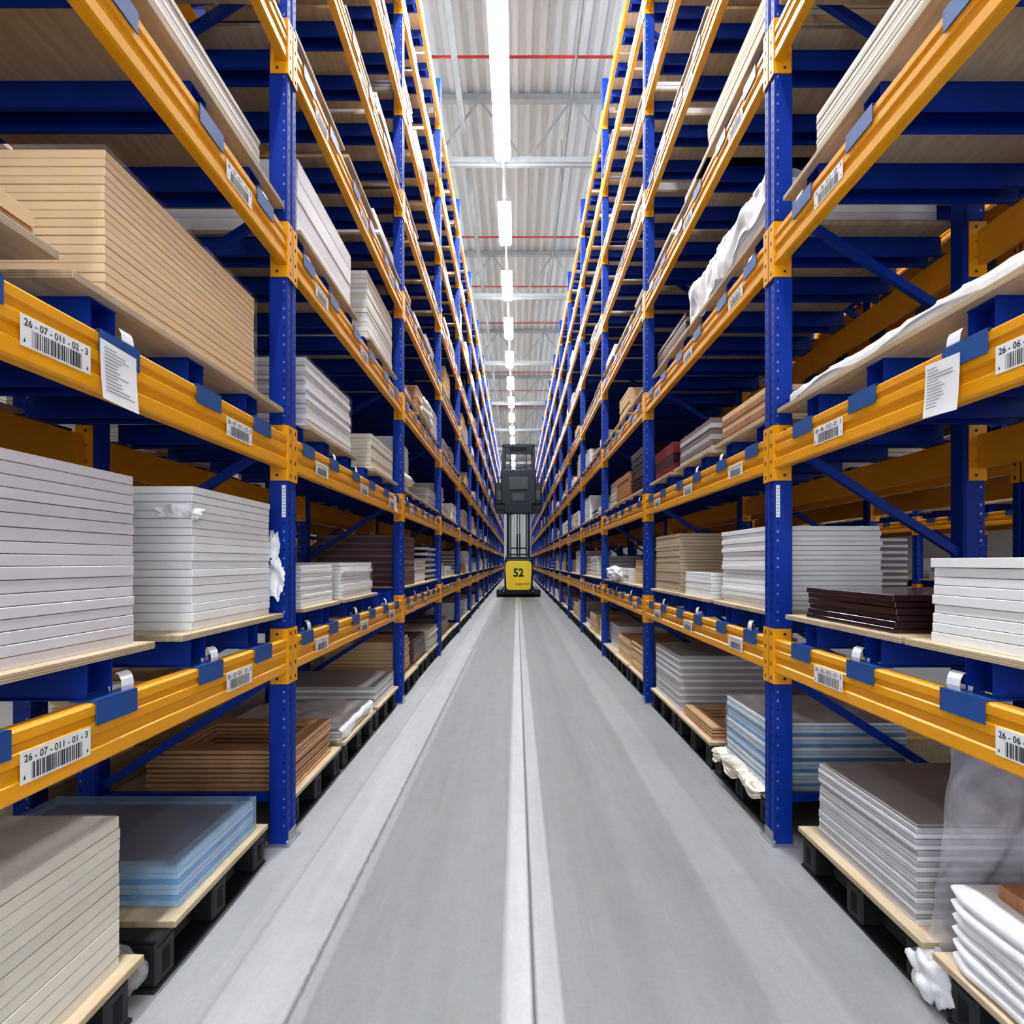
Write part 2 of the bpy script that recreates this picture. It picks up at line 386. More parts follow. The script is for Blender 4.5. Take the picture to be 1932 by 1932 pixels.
for s in(-1,1):
    x=X(s,0)-s*.0594
    st=MB(); cnt=0
    for b in range(0,12):
        for k in range(1,NL+1):
            for i in range(3):
                if b>1 and R()<.25: continue
                y=yb(b)+SLOT[i]-.05; z=ZC(k)-.012
                if b<=3 and k<=5:
                    if b==0 and i==0: continue
                    num=(11 if s<0 else 12)+2*b
                    t='26 - %s - %03d - %02d - %d'%('07' if s<0 else '06',num,k,i*2+1)
                    child('barcode_label',label_mb(s,t,b*99+k*9+i).mesh('barcode_label',False),(x,y,z),RK[s])
                else: st.add(label_mb(s,'',i+k,full=False),(0,y,z))
    child('barcode_label',st.mesh('barcode_label',False),(x,0,0),RK[s],kind='stuff')
    m=MB(); m.quad([(0,0,0),(.022*s*-1,0,0),(.022*s*-1,0,.18),(0,0,.18)],'paper')
    for j in range(9): m.quad([(-s*.005,-.0004,.012+j*.018),(-s*.017,-.0004,.012+j*.018),(-s*.017,-.0004,.019+j*.018),(-s*.005,-.0004,.019+j*.018)],'greyink')
    child('inspection_sticker',m.mesh('sticker',False),(X(s,0)-s*.024,yb(1)-.0515,1.84),RK[s])
def note(s,y,z,w=.14,h=.21):
    m=MB(); mp=lab_map(s,0,0,0); n=6
    for j in range(n):
        v0=-h*j/n; v1=-h*(j+1)/n; e0=.004+.010*(j/n)**2; e1=.004+.010*((j+1)/n)**2
        m.quad([mp(-w/2,v1,e1),mp(w/2,v1-.01,e1+.004),mp(w/2,v0-.01,e0+.004),mp(-w/2,v0,e0)],'paper')
    for j in range(int((h-.035)/.011)):
        v=-.025-j*.011; e=.006+.010*(-v/h)**2
        ww=random.uniform(.04,w-.03)
        m.quad([mp(-w/2+.012,v,e+.001),mp(-w/2+.012+ww,v-.008*ww/w,e+.005),mp(-w/2+.012+ww,v+.004-.008*ww/w,e+.005),mp(-w/2+.012,v+.004,e+.001)],'greyink')
    child('paper_note',m.mesh('paper_note',False),(X(s,0)-s*.066,y,z),RK[s])
note(-1,1.53,2.275,.135,.185); note(1,1.61,2.275,.135,.185); note(-1,5.0,2.28,.11,.16); note(1,8.9,1.14,.11,.16)
def tag_mb(s,h=.09):
    m=MB(); n=9; w=.05
    pts=[]
    for j in range(n+1):
        a=j/n*math.pi*1.5
        pts.append((-.01-.022*math.sin(a)*1.0, .06-h*.5+ h*.5*math.cos(a) if a<math.pi else .06-h*.5-h*.5*math.cos(a-math.pi)*.9))
    for j in range(n):
        a,b=pts[j],pts[j+1]
        m.quad([(s*a[0],-w/2,a[1]),(s*b[0],-w/2,b[1]),(s*b[0],w/2,b[1]),(s*a[0],w/2,a[1])],'paper')
    return m
TG={s:tag_mb(s).mesh('paper_tag',False) for s in(-1,1)}
for s in(-1,1):
    for (b,k,i,o) in [(0,1,1,.21),(0,1,2,-.21),(0,2,1,.21),(0,3,2,.21),(1,1,0,-.21),(1,1,1,-.21),(1,1,2,-.21),(1,2,0,.21),(1,2,1,-.21),(1,3,0,-.21),(2,1,0,.21),(2,1,1,.21),(2,2,0,-.21),(2,2,2,.21),(2,3,1,.21),(3,1,0,-.21),(3,1,2,.21),(3,2,1,.21),(1,4,0,.21),(2,4,0,.21)]:
        child('paper_tag',TG[s],(X(s,-.012),yb(b)+SLOT[i]+o+.0,ZC(k)+.10),RK[s])

# ---------------------------------------------------------------- loads
CNT={'stack':0,'ply':0}
def plysheet(s,y0,y1,z,d0=-.045,d1=1.06,group='plywood sheets under the stacks'):
    m=MB(); w=abs(d1-d0)/2
    m.bbox(-w,w,-(y1-y0)/2,(y1-y0)/2,0,.025,'ply',.002)
    return link('plywood_sheet',m.mesh('plywood_sheet'),(X(s,(d0+d1)/2),(y0+y1)/2,z-.025),label='plywood board carrying a stack on the rack',cat='plywood board',group=group)
def layer(m,s,w,d,z,t,k,style,jx,jy,bev):
    fn=m.bbox if bev else (lambda *a:m.box(*a[:7]))
    if style=='frame':
        r=.11
        m.box(-d/2+jx,-d/2+r+jx,-w/2+jy,w/2+jy,z,z+t,k); m.box(d/2-r+jx,d/2+jx,-w/2+jy,w/2+jy,z,z+t,k)
        m.box(-d/2+r+jx,d/2-r+jx,-w/2+jy,-w/2+r+jy,z,z+t,k); m.box(-d/2+r+jx,d/2-r+jx,w/2-r+jy,w/2+jy,z,z+t,k)
    else:
        fn(-d/2+jx,d/2+jx,-w/2+jy,w/2+jy,z,z+t,k,.0018)
def stack_layers(h,n,mats,jit=.004,gap=.003,uneven=0):
    ws=[1+uneven*U(-1,1) for _ in range(n)]; t=sum(ws); out=[]; z=0
    for i in range(n):
        p=h*ws[i]/t
        out.append((z,p-gap,mats[i%len(mats)],U(-jit,jit),U(-jit,jit))); z+=p
    return out
def near_stack(s,y0,y1,z0,h,n,mats,label,d0=0.0,d1=1.0,style='panel',wrap=False,ply=True,jit=.004,ply_y=None,cat='stack of panels',name='panel_stack',pd0=-.045):
    w=y1-y0; d=d1-d0; c=(X(s,(d0+d1)/2),(y0+y1)/2,z0)
    e=link(name,None,c,label=label,cat=cat,group='stacks of furniture panels on the rack'); e.empty_display_size=.2
    for (z,t,k,jx,jy) in stack_layers(h,n,mats,jit,.008 if style=='frame' else .002,0 if style=='frame' else .12):
        m=MB(); layer(m,s,w,d,0,t,k,style,0,0,True)
        child('frame' if style=='frame' else 'panel',m.mesh('panel'),(c[0]+jx,c[1]+jy,z0+z),e)
    if wrap:
        m=MB(); g=.010
        m.box(-d/2-g,d/2+g,-w/2-g,w/2+g,.003,h+(.018 if wrap=='bluewrap' else .004),'wrap' if wrap is True else wrap)
        child('plastic_wrap',m.mesh('plastic_wrap'),c,e,label='clear shiny stretch film')
    CNT['stack']+=1
    if ply:
        a,b=ply_y if ply_y else (y0-.05,y1+.05)
        plysheet(s,a,b,z0,d0=pd0); CNT['ply']+=1
    return e
occupied=set()
def occ(s,b,k,*sl):
    for i in sl: occupied.add((s,b,k,i))
NS=near_stack
# ---- left, bay 0
NS(-1,.70,1.62,.225,.51,13,['cream'],'tall stack of cream panels with loose film on top',ply_y=(.62,1.67),jit=.002); occ(-1,0,0,1)
NS(-1,1.90,2.44,.225,.15,7,['bluewhite','bluefilm','bluewhite'],'low stack of brown panels in pale blue film',wrap='bluewrap',ply_y=(1.82,2.50),jit=.002); occ(-1,0,0,2)
NS(-1,.85,1.68,1.305,.585,17,['lilac'],'tall stack of pale grey panels on plywood',ply_y=(.80,1.72),jit=.002); occ(-1,0,1,1)
NS(-1,1.98,2.60,1.305,.60,17,['white'],'tall stack of white panels with tape flap, on plywood',ply_y=(1.86,2.67),jit=.004); occ(-1,0,1,2)
NS(-1,1.56,2.45,2.445,.49,17,['mdf'],'tall shrink-wrapped stack of raw fibreboard panels',wrap=True,ply_y=(1.40,2.67),jit=.0015,d1=1.04); occ(-1,0,2,1,2)
NS(-1,.75,1.33,2.47,.09,2,['brown','mdf'],'two brown fibreboard panels on plywood',ply=True,ply_y=(.7,1.36))
NS(-1,1.30,2.50,3.585,.20,8,['cream','greige','lilac'],'long low stack of pale panels on plywood',ply_y=(1.1,2.68)); occ(-1,0,3,1,2)
# ---- left, bay 1
NS(-1,2.85,3.44,.225,.25,9,['mdfbrown'],'stack of light brown hollow door frames on a pallet',style='frame',d1=.86,ply_y=(2.82,3.55),jit=.009); occ(-1,1,0,0)
NS(-1,3.66,4.36,.225,.07,3,['white','cream'],'low stack of white panels with loose film',ply_y=(3.62,4.42)); occ(-1,1,0,1)
NS(-1,4.55,5.22,.225,.18,6,['white','grey'],'low stack of white wrapped panels on a pallet',wrap=True); occ(-1,1,0,2)
NS(-1,2.98,3.48,1.305,.265,10,['white'],'low stack of white panels on plywood',d1=.9); occ(-1,1,1,0)
NS(-1,3.68,4.42,1.305,.28,10,['white'],'stack of white panels wrapped in film',wrap=True,jit=.012); occ(-1,1,1,1); occ(-1,1,1,2)
NS(-1,5.62,6.28,1.305,.60,16,['maroon','taupe'],'stack of maroon brown panels on plywood'); occ(-1,2,1,0)
NS(-1,3.05,3.86,2.445,.45,15,['white','lilac'],'stack of white film-wrapped panels on plywood',wrap=True,jit=.006); occ(-1,1,2,0)
NS(-1,4.42,5.18,2.445,.33,9,['cream'],'stack of cream panels on plywood'); occ(-1,1,2,1,2)
NS(-1,2.93,3.87,3.585,.47,4,['white','lilac'],'block of white speckled boards on plywood'); occ(-1,1,3,0)
NS(-1,4.30,5.15,3.585,.62,15,['white','cream'],'tall stack of white panels on plywood'); occ(-1,1,3,1,2)
# ---- right, bay 0
NS(1,.95,1.73,1.305,.30,9,['white'],'stack of white foam-wrapped panels',jit=.006,ply_y=(.9,1.80)); occ(1,0,1,1)
NS(1,1.90,2.47,1.305,.155,6,['darkbrown'],'low stack of glossy dark maroon panels',ply_y=(1.82,2.60),jit=.008); occ(1,0,1,2)
NS(1,1.35,2.55,2.445,.05,2,['taupe','white'],'thin panels under white foam film on plywood',ply_y=(1.2,2.68)); occ(1,0,2,1,2)
NS(1,1.15,2.40,3.585,.24,10,['greige','cream'],'long stack of grey beige boards on plywood',ply_y=(1.0,2.62),jit=.003); occ(1,0,3,1,2)
NS(1,1.80,2.38,.225,.365,18,['lilac','grey'],'stack of grey panels with brownish top on a pallet',ply_y=(1.72,2.48)); occ(1,0,0,2)
NS(1,.97,1.60,.225,.26,5,['white','white','brown'],'stack of brown frames between white foam sheets',ply_y=(.9,1.68),jit=.006,d0=.04); occ(1,0,0,1)
# ---- right, bay 1
NS(1,2.83,3.42,.225,.415,20,['bluewhite','lilac','bluefilm','lilac','bluewhite','white','bluefilm'],'stack of panels wrapped in blue film on a pallet',wrap=True,d1=.80,ply_y=(2.80,3.52)); occ(1,1,0,0)
NS(1,3.68,4.28,.225,.10,4,['mdfbrown'],'low stack of brown hollow door frames',style='frame',ply_y=(3.62,4.38)); occ(1,1,0,1)
NS(1,4.42,5.16,.225,.50,16,['lilac','grey'],'tall stack of grey panels on a pallet',d1=.85); occ(1,1,0,2)
NS(1,2.84,3.50,1.305,.50,17,['white'],'stack of white panels on plywood',d1=.66,jit=.008); occ(1,1,1,0)
NS(1,3.70,4.26,1.305,.20,7,['white'],'low stack of white panels on plywood',d1=.5); occ(1,1,1,1)
NS(1,4.42,5.16,1.305,.55,18,['tan'],'stack of tan brown boards on plywood',d1=.8); occ(1,1,1,2)
NS(1,2.84,3.50,2.445,.20,5,['mdf','brown'],'low stack of brown boards on plywood'); occ(1,1,2,0)
NS(1,3.70,4.40,2.445,.26,6,['grey','taupe'],'low stack of grey boards on plywood'); occ(1,1,2,1)
NS(1,4.60,5.20,2.445,.30,3,['red','darkbrown'],'stack of dark red boxes on plywood'); occ(1,1,2,2)
NS(1,2.86,4.05,3.585,.30,7,['white','lilac'],'panels under a large draped white film',ply_y=(2.8,4.2)); occ(1,1,3,0,1)
NS(1,4.25,5.1,3.585,.22,5,['darkbrown','taupe'],'low stack of dark panels on plywood'); occ(1,1,3,2)
NS(1,2.82,3.76,4.725,.30,8,['cream','mdf'],'long stack of cream boards on plywood',ply_y=(2.8,3.9)); occ(1,1,4,0)
for s,y,z,w,h,lab in((-1,(1.90+2.44)/2,.3745,.86,.44,'thin purple brown panel on the blue film stack'),(1,(1.8+2.38)/2,.590,.98,.56,'thin grey brown panel on the grey stack')):
    m=MB(); m.bbox(-w/2,w/2,-h/2,h/2,0,.008,'toplid' if s>0 else 'taupe',.002)
    link('cover_panel',m.mesh('cover_panel'),(X(s,.5),y,z),label=lab,cat='panel')
m=MB(); layer(m,1,.6,.9,0,.045,'brown','frame',0,0,True)
link('door_frame',m.mesh('door_frame'),(X(1,.52),1.26,.497),label='brown wooden cabinet door frame on white foam sheets',cat='door frame')
# generic
items=[]
PAL=['white']*10+['cream']*5+['lilac']*4+['grey']*2+['mdf']*3+['tan']*2+['taupe']*1+['brown']*1+['mdfbrown']*1+['darkbrown']*1
LBL={'white':'stack of white panels on plywood','cream':'stack of cream panels on plywood','lilac':'stack of pale grey panels on plywood','grey':'stack of grey panels on plywood','mdf':'stack of tan fibreboard panels on plywood','tan':'stack of dull tan boards on plywood','taupe':'stack of taupe panels on plywood','brown':'stack of brown wooden panels on plywood','mdfbrown':'stack of orange brown boards on plywood','darkbrown':'stack of dark glossy panels on plywood'}
for s in(-1,1):
    for b in range(NB):
        for k in range(0,NL+1):
            for i in range(3):
                if (s,b,k,i) in occupied: continue
                if b==0 and i==0: continue
                items.append((s,b,k,i,0.0))
def gen(s,b,k,i,off):
    yc=yb(b)+SLOT[i]; w=U(.6,.82); z=BASE(k)
    h=random.choice((U(.1,.3),U(.2,.45),U(.35,.62))); 
    if k==0: h*=.8
    if k>=4 and s>0: h=U(.04,.26)
    if k==8: h=min(h,.35)
    n=max(2,int(h/random.choice((.022,.03,.035,.04)))); 
    if b>4: n=max(2,n//2)
    c=random.choice(PAL); mats=[c]
    if R()<.2: mats=[c,random.choice(PAL)]
    d0=U(-.01,.08); d1=d0+U(.7,.95)
    m=MB()
    for (zz,t,kk,jx,jy) in stack_layers(h,n,mats,.006 if R()<.7 else .014): layer(m,s,w,d1-d0,zz,t,kk,'panel',jx,jy,False)
    return m,(X(s,off+(d0+d1)/2),yc,z),c
items.sort(key=lambda t:(yb(t[1])+1.3)**2+((BASE(t[2])-H)**2)*.5)
rest=MB(); prest=MB()
for t in items:
    s,b,k,i,off=t
    if R()<(.92 if k<4 else (.45 if k==8 else .78)):
        m,loc,c=gen(*t)
        if CNT['stack']<298:
            link('panel_stack',m.mesh('panel_stack',False),loc,label=LBL[c],cat='stack of panels',group='stacks of furniture panels on the rack'); CNT['stack']+=1
        else: rest.add(m,loc)
    yc=yb(b)+SLOT[i]; hw=U(.40,.428)
    if CNT['ply']<298: plysheet(s,yc-hw,yc+hw,BASE(k),d0=U(-.05,-.02)); CNT['ply']+=1
    else: prest.box(X(s,-.04),X(s,1.06),yc-hw,yc+hw,BASE(k)-.025,BASE(k),'ply')
link('panel_stack',rest.mesh('panel_stack',False),label='many distant stacks of pale panels filling the racks',cat='stack of panels',kind='stuff',group='stacks of furniture panels on the rack')
link('plywood_sheet',prest.mesh('plywood_sheet',False),label='plywood boards under the distant stacks',cat='plywood board',kind='stuff',group='plywood sheets under the stacks')
rest=MB(); pr=MB()
for s in(-1,1):
    for off,nb,pp in((1.44,12,.6),(1.44+DEP+2.8,9,.85)):
        for b in range(nb):
            for k in range(0,NL+1):
                for i in range(3):
                    if R()<pp:
                        m,loc,c=gen(s,b,k,i,off+.05)
                        if k==0: loc=(loc[0],loc[1],.2)
                        rest.add(m,(loc[0],loc[1],loc[2]))
                        if k>0: pr.box(X(s,off-.02),X(s,off+1.06),loc[1]-.42,loc[1]+.42,BASE(k)-.025,BASE(k),'ply')
                        else: pr.box(X(s,off-.02),X(s,off+1.06),loc[1]-.42,loc[1]+.42,0.0,.2,'ply')
link('panel_stack',rest.mesh('panel_stack',False),label='stacks of panels stored in the racks behind',cat='stack of panels',kind='stuff',group='stacks in the rear racks')
link('plywood_sheet',pr.mesh('plywood_sheet',False),label='plywood boards in the racks behind',cat='plywood board',kind='stuff',group='boards in the rear racks')
# ---------------------------------------------------------------- pallets
def pallet_mb():
    m=MB(); d=1.04; w=.78; c='black'
    for j in range(7):
        y=-w/2+j*(w-.08)/6; m.bbox(-d/2,d/2,y,y+.08,.182,.2,c,.004)
    for a in(-d/2+.06,0,d/2-.06):
        m.box(a-.05,a+.05,-w/2,w/2,.165,.182,c)
        m.box(a-.05,a+.05,-w/2,w/2,0,.014,c)
        for q in(-w/2+.06,0,w/2-.06): 
            m.bbox(a-.05,a+.05,q-.05,q+.05,.014,.165,c,.008)
            m.box(a-.051,a+.051,q-.018,q+.018,.045,.13,'dark')
    return m
PM=pallet_mb(); PMm=PM.mesh('pallet'); pst=MB()
for s in(-1,1):
    for b in range(NB):
        for i in range(3):
            y=yb(b)+SLOT[i]
            if b==0 and i==0: continue
            if b==0: y={1:1.27,2:2.15}[i] if s<0 else {1:1.27,2:2.12}[i]
            if b==1: y={0:3.22,1:4.06,2:4.9}[i]
            if b<10: link('pallet',PMm,(X(s,.50),y,0),label='black plastic pallet on the concrete floor',cat='pallet',group='pallets under the lowest shelf')
            else: pst.add(PM,(X(s,.5),y,0))
link('pallet',pst.mesh('pallet',False),label='row of black plastic pallets far down the aisle',cat='pallet',kind='stuff',group='pallets under the lowest shelf')
# ---------------------------------------------------------------- films / drapes
def grid_obj(name,P,nu,nv,k,label,cat,parent=None,smooth=True):
    v=[P(i/nu,j/nv) for j in range(nv+1) for i in range(nu+1)]
    o0=Vector(v[0]); v=[tuple(Vector(a)-o0) for a in v]
    f=[(j*(nu+1)+i,j*(nu+1)+i+1,(j+1)*(nu+1)+i+1,(j+1)*(nu+1)+i) for j in range(nv) for i in range(nu)]
    me=bpy.data.meshes.new(name); me.from_pydata(v,[],f); me.materials.append(M[k])
    for p in me.polygons: p.use_smooth=smooth
    return link(name,me,o0,label=label,cat=cat)
def nz(a,b,c=0): return noise.noise(Vector((a,b,c)))
def rdg(a,b,c=0): return 1-2*abs(nz(a,b,c))
def drape(s,y0,y1,zt,hang,din,k,label,seed=0,amp=.02,out=-.015,name='plastic_film',cat='plastic film',rise=.012):
    def P(u,v):
        y=y0+(y1-y0)*u; hg=hang(u)
        T=din+hg; t=v*T
        n1=nz(u*5+seed,v*4,seed)*amp+rdg(u*9+v*3+seed,v*2.5,seed+3)*amp*.35; n2=nz(u*18+seed,v*9,seed+5)*amp*.4
        if t<din: return (X(s,din-t),y+n2,zt+abs(n1)+rise)
        q=t-din
        return (X(s,out-abs(n1)*1.0-.02*q),y+n2*1.5+q*n1*2,zt-q+rise*.8)
    return grid_obj(name,P,90,50,k,label,cat)
drape(1,2.84,4.08,3.885,lambda u:.16+.20*(u)**1.0+.05*math.sin(u*19),.55,'foam','large sheet of white foam film draped over panels',3,.04)
drape(1,1.32,2.60,2.50,lambda u:.035+.02*math.sin(u*14),.9,'foam','white foam film laid over thin panels on plywood',8,.018)
drape(-1,.72,1.61,.735,lambda u:.008+.006*math.sin(u*9),.9,'clearfilm','loose clear film lying on the cream panels',12,.006,out=-.006,rise=.004)
drape(-1,3.62,4.42,.30,lambda u:.05+.03*math.sin(u*9),.6,'foam','loose white film on low panels',15,.03)
drape(1,2.82,3.50,.225,lambda u:.03+.06*abs(math.sin(u*8)),.02,'cream','loose cream paper edge hanging from the pallet load',21,.03,out=-.06,name='paper_sheet',cat='paper sheet')
for j in range(6):
    zz=.229+j*.0445
    def P(u,v,j=j,zz=zz):
        r=.0215; w=.003*math.sin(u*12+j*1.9)+.006*nz(u*4,j*2.3,1)
        eu=min(1,min(u,1-u)*8); rr=r*(.35+.65*math.sin(eu*math.pi/2))
        xo=-.035+.014*nz(u*3,j*3.1)+.03*(1-math.sin(eu*math.pi/2))
        if v<.35: x=.85-(v/.35)*(.85-xo-r); z=-rr
        elif v<.65: a=(v-.35)/.3*math.pi; x=xo+r-r*math.sin(a); z=-rr*math.cos(a)
        else: x=xo+r+(v-.65)/.35*(.85-xo-r); z=rr
        f=max(0,1-abs(v-.5)*3)
        return (X(1,x),.945+.70*u+.006*nz(u*3,j*1.7),zz+.021+z+w*f)
    grid_obj('foam_sheet',P,70,40,'foam','soft puffy white foam-wrapped layer with brown frame inside','foam sheet')['group']='foam sheets between the frames'
def P(u,v):
    sp=v*v
    x=X(1,.05+1.0*u-.07*sp*(1-u)**2); z=1.00-.80*v
    fold=.030*math.sin(u*26+v*2.0+2*nz(u*3,v*2,1))*(.25+.75*v)+.035*nz(u*4,v*1.5,4)+.012*rdg(u*7+v*3,v*4,9)
    return (x+.012*nz(v*4,u*3,2),1.70+fold,z)
grid_obj('plastic_film',P,120,70,'greyfilm','tall hanging sheet of milky translucent film beside the frames','plastic film')
def crumple(c,size,k,label,seed,parent=None):
    def P(u,v):
        th=u*2*math.pi; ph=v*math.pi
        r=1+.45*nz(math.cos(th)*2.0+seed,math.sin(th)*2.0,math.cos(ph)*2.2)+.12*nz(math.cos(th)*5+seed,math.sin(th)*5,math.cos(ph)*5)
        return (c[0]+size[0]*r*math.sin(ph)*math.cos(th),c[1]+size[1]*r*math.sin(ph)*math.sin(th),c[2]+size[2]*r*math.cos(ph))
    return grid_obj('plastic_film',P,36,24,k,label,'plastic film')
def ragged(c,sx,sz,k,label,seed):
    def P(u,v):
        th=u*2*math.pi; r=v*(1+.40*nz(math.cos(th)*2.5+seed,math.sin(th)*2.5,.5)+.12*nz(math.cos(th)*6+seed,math.sin(th)*6,2))
        x=c[0]+sx*r*math.cos(th); z=c[2]+sz*r*math.sin(th)
        return (x,c[1]+.03*nz(x*20,z*14,seed)+.006*nz(x*60,z*40,seed),z)
    return grid_obj('plastic_film',P,90,14,k,label,'plastic film')
ragged((X(-1,-.02),2.635,1.50),.050,.11,'foam','ragged torn white film sticking out of the panel stack',1)
ragged((X(-1,-.01),2.625,1.68),.040,.08,'foam','ragged torn white film sticking out of the panel stack',5)
ragged((X(-1,.05),1.968,1.80),.09,.028,'foam','torn white tape flap on the white panels',3)
crumple((X(-1,-.010),1.99,1.79),(.018,.025,.026),'foam','torn white tape flap on the white panels',12)
crumple((X(1,-.0),1.72,.10),(.06,.08,.09),'foam','crumpled white film beside the pallet on the floor',3)
crumple((X(-1,.12),1.73,.10),(.10,.05,.10),'clearfilm','crumpled clear film between the pallets',4)
crumple((X(1,-.03),7.2,1.42),(.10,.35,.10),'foam','bunched white film on a stack',5)
crumple((X(-1,-.03),7.0,3.75),(.05,.35,.16),'cream','bunched cream film hanging from a stack',6)
crumple((X(-1,.02),5.9,2.6),(.05,.3,.06),'cream','loose cream paper on a stack',7)
# ---------------------------------------------------------------- room
XL,XR_,YB,YE=-11.0,11.2,-7.0,57.0
m=MB(); m.box(XL,XR_,YB,YE,-.2,0,'floor'); link('floor',m.mesh('floor'),kind='structure')
m=MB(); p=.28; x=XL; pts=[]
while x<XR_: pts+=[(x,12.0),(x+.10,12.0),(x+.13,12.06),(x+.25,12.06)]; x+=p
for a,b in zip(pts,pts[1:]): m.quad([(a[0],YB,a[1]),(b[0],YB,b[1]),(b[0],YE,b[1]),(a[0],YE,a[1])],'ceil')
m.box(XL,XR_,YB,YE,12.12,12.25,'ceil')
link('ceiling',m.mesh('ceiling',False),kind='structure')
m=MB(); m.box(XL,XR_,YE-.1,YE,0,12.0,'wall'); link('wall_end',m.mesh('wall'),kind='structure')
m=MB(); m.box(XL-.1,XL,YB,YE,0,12.0,'wall'); link('wall_left',m.mesh('wall'),kind='structure')
m=MB(); m.box(XR_,XR_+.1,YB,YE,0,12.0,'wall'); link('wall_right',m.mesh('wall'),kind='structure')
XL2,XR2=XL+.03,XR_-.03
m=MB(); m.box(XL2,XR2,-.07,.07,10.45,10.57,'truss'); m.box(XL2,XR2,-.03,.03,10.40,10.45,'truss'); m.box(XL2,XR2,-.06,.06,11.85,11.98,'truss')
x=.20-1.03*10; j=0
while x<XR_-1.2:
    z0,z1=(10.5,11.9) if j%2==0 else (11.9,10.5)
    m.bar((x,0,z0),(x+1.03,0,z1),.035,.035,'truss'); x+=1.03; j+=1
tm=m.mesh('roof_truss')
for i in range(-1,10): link('roof_truss',tm,(0,5.3+5.4*i,0),label='light grey steel lattice truss under the roof',cat='roof truss',group='roof trusses')
m=MB(); m.box(-.05,.05,YB,YE-.15,10.58,10.68,'strut')
link('roof_purlin',m.mesh('roof_purlin'),(-1.12,0,0),label='grey steel strut running along the roof',cat='roof beam')
m=MB(); m.tube((0,YB,0),(0,YE-.15,0),.022,'strut',8)
for i in range(10): m.tube((0,1+5.4*i,0),(0,1+5.4*i,1.08),.01,'strut',6)
link('conduit_pipe',m.mesh('conduit_pipe'),(1.10,0,10.9),label='thin grey pipe running along under the roof',cat='pipe')
m=MB(); m.tube((XL2,0,0),(XR2,0,0),.022,'redpipe',10)
for q in range(-4,5): m.tube((q*2.4+.6,0,0),(q*2.4+.6,0,.98),.006,'steel',5); m.tube((q*2.4-.4,0,-.02),(q*2.4-.4,0,-.10),.014,'steel',6)
pm=m.mesh('sprinkler_pipe')
for y in(4.0,8.94,13.9,16.4,18.9,23.8,26.4,29.,34.,39.,44.,49.): link('sprinkler_pipe',pm,(0,y,11.0),label='thin red sprinkler pipe crossing under the roof',cat='sprinkler pipe',group='red sprinkler pipes')
LM={}
def light(x,y0,y1,label='bright white fluorescent strip light hanging over the aisle'):
    Ln=y1-y0; key=round(Ln,2)
    if key not in LM:
        m=MB(); m.extrude([(-.03,.10),(-.03,.07),(-.16,.06),(-.165,.02),(-.16,.02),(-.155,.05),(.155,.05),(.16,.02),(.165,.02),(.16,.06),(.03,.07),(.03,.10)],'y',-Ln/2,Ln/2,'steel')
        t=MB()
        for c in(-.085,.085): t.tube((c,-Ln/2+.01,-.01),(c,Ln/2-.01,-.01),.066,'tube',8)
        LM[key]=(m.mesh('lamp_housing'),t.mesh('fluorescent_tube'))
    a,b=LM[key]
    e=link('strip_light',None,(x,(y0+y1)/2,10.2),label=label,cat='ceiling light',group='strip lights above the aisles'); e.empty_display_size=.2
    link('lamp_housing',a,(0,0,0),e); link('fluorescent_tube',b,(0,0,0),e)
for k in range(-5,16): light(-.30,8.8+2.73*k,10.24+2.73*k)
light(-.30,7.53,8.78); light(-.30,4.8,6.05)
m=MB(); m.box(-.03,.03,YB+1,52,10.30,10.37,'truss')
for k in range(-1,9): m.tube((0,5.3+5.4*k,10.37),(0,5.3+5.4*k,10.40),.008,'steel',6)
link('light_rail',m.mesh('light_rail'),(-.30,0,0),label='thin grey trunking rail carrying the strip lights',cat='light rail')
for s in(-1,1):
    for k in range(-3,6): light(X(s,3.9),8.8+4.1*k,10.24+4.1*k,'white fluorescent strip light over the neighbouring aisle')
    m=MB(); m.box(-.03,.03,-4,32,10.30,10.37,'truss')
    for k in range(0,5): m.tube((0,5.3+5.4*k,10.37),(0,5.3+5.4*k,10.40),.008,'steel',6)
    link('light_rail',m.mesh('light_rail'),(X(s,3.9),0,0),label='grey trunking rail above the neighbouring aisle',cat='light rail')
# ---------------------------------------------------------------- truck
TX,TY=.08,21.5
tr=link('order_picker_truck',None,(TX,TY,0),label='yellow and dark grey high-lift order picker truck numbered 52',cat='forklift truck'); tr.empty_display_size=.5
def tp(name,m,parent=tr,label=None,loc=(0,0,0)): 
    return link(name,m.mesh(name),loc,parent,label=label)
m=MB()
m.bbox(-.64,.64,.02,1.0,.12,1.74,'tgrey',.06); m.bbox(-.60,.60,.06,.95,1.74,1.82,'tgrey',.03)
m.bbox(-1.0,1.0,.25,3.3,.06,.22,'tgrey',.03); m.bbox(-1.0,-.72,.2,3.3,.10,.34,'tgrey',.04); m.bbox(.72,1.0,.2,3.3,.10,.34,'tgrey',.04)
ch=tp('chassis',m)
m=MB(); pr_=[(-.54,.42),(-.50,.36),(-.42,.34),(.42,.34),(.50,.36),(.54,.42),(.59,1.36),(.57,1.52),(.50,1.61),(.40,1.64),(-.40,1.64),(-.50,1.61),(-.57,1.52),(-.59,1.36)]
m.extrude([(a,b) for a,b in pr_],'y',-.05,.03,'tyellow')
cv=tp('motor_cover',m,label='yellow cover with the number 52')
m=MB(); addtext(m,'52',.46,.36,lambda a,b:(a-.23,-.053,b+.94),'ink',.03); 
link('number_marking',m.mesh('number_marking',False),(0,0,0),cv,label='black number 52')
m=MB(); addtext(m,'Jungheinrich',.62,.11,lambda a,b:(a-.14,-.053,b+.56),'red_ink',.015)
link('maker_lettering',m.mesh('maker_lettering',False),(0,0,0),cv,label='small red lettering')
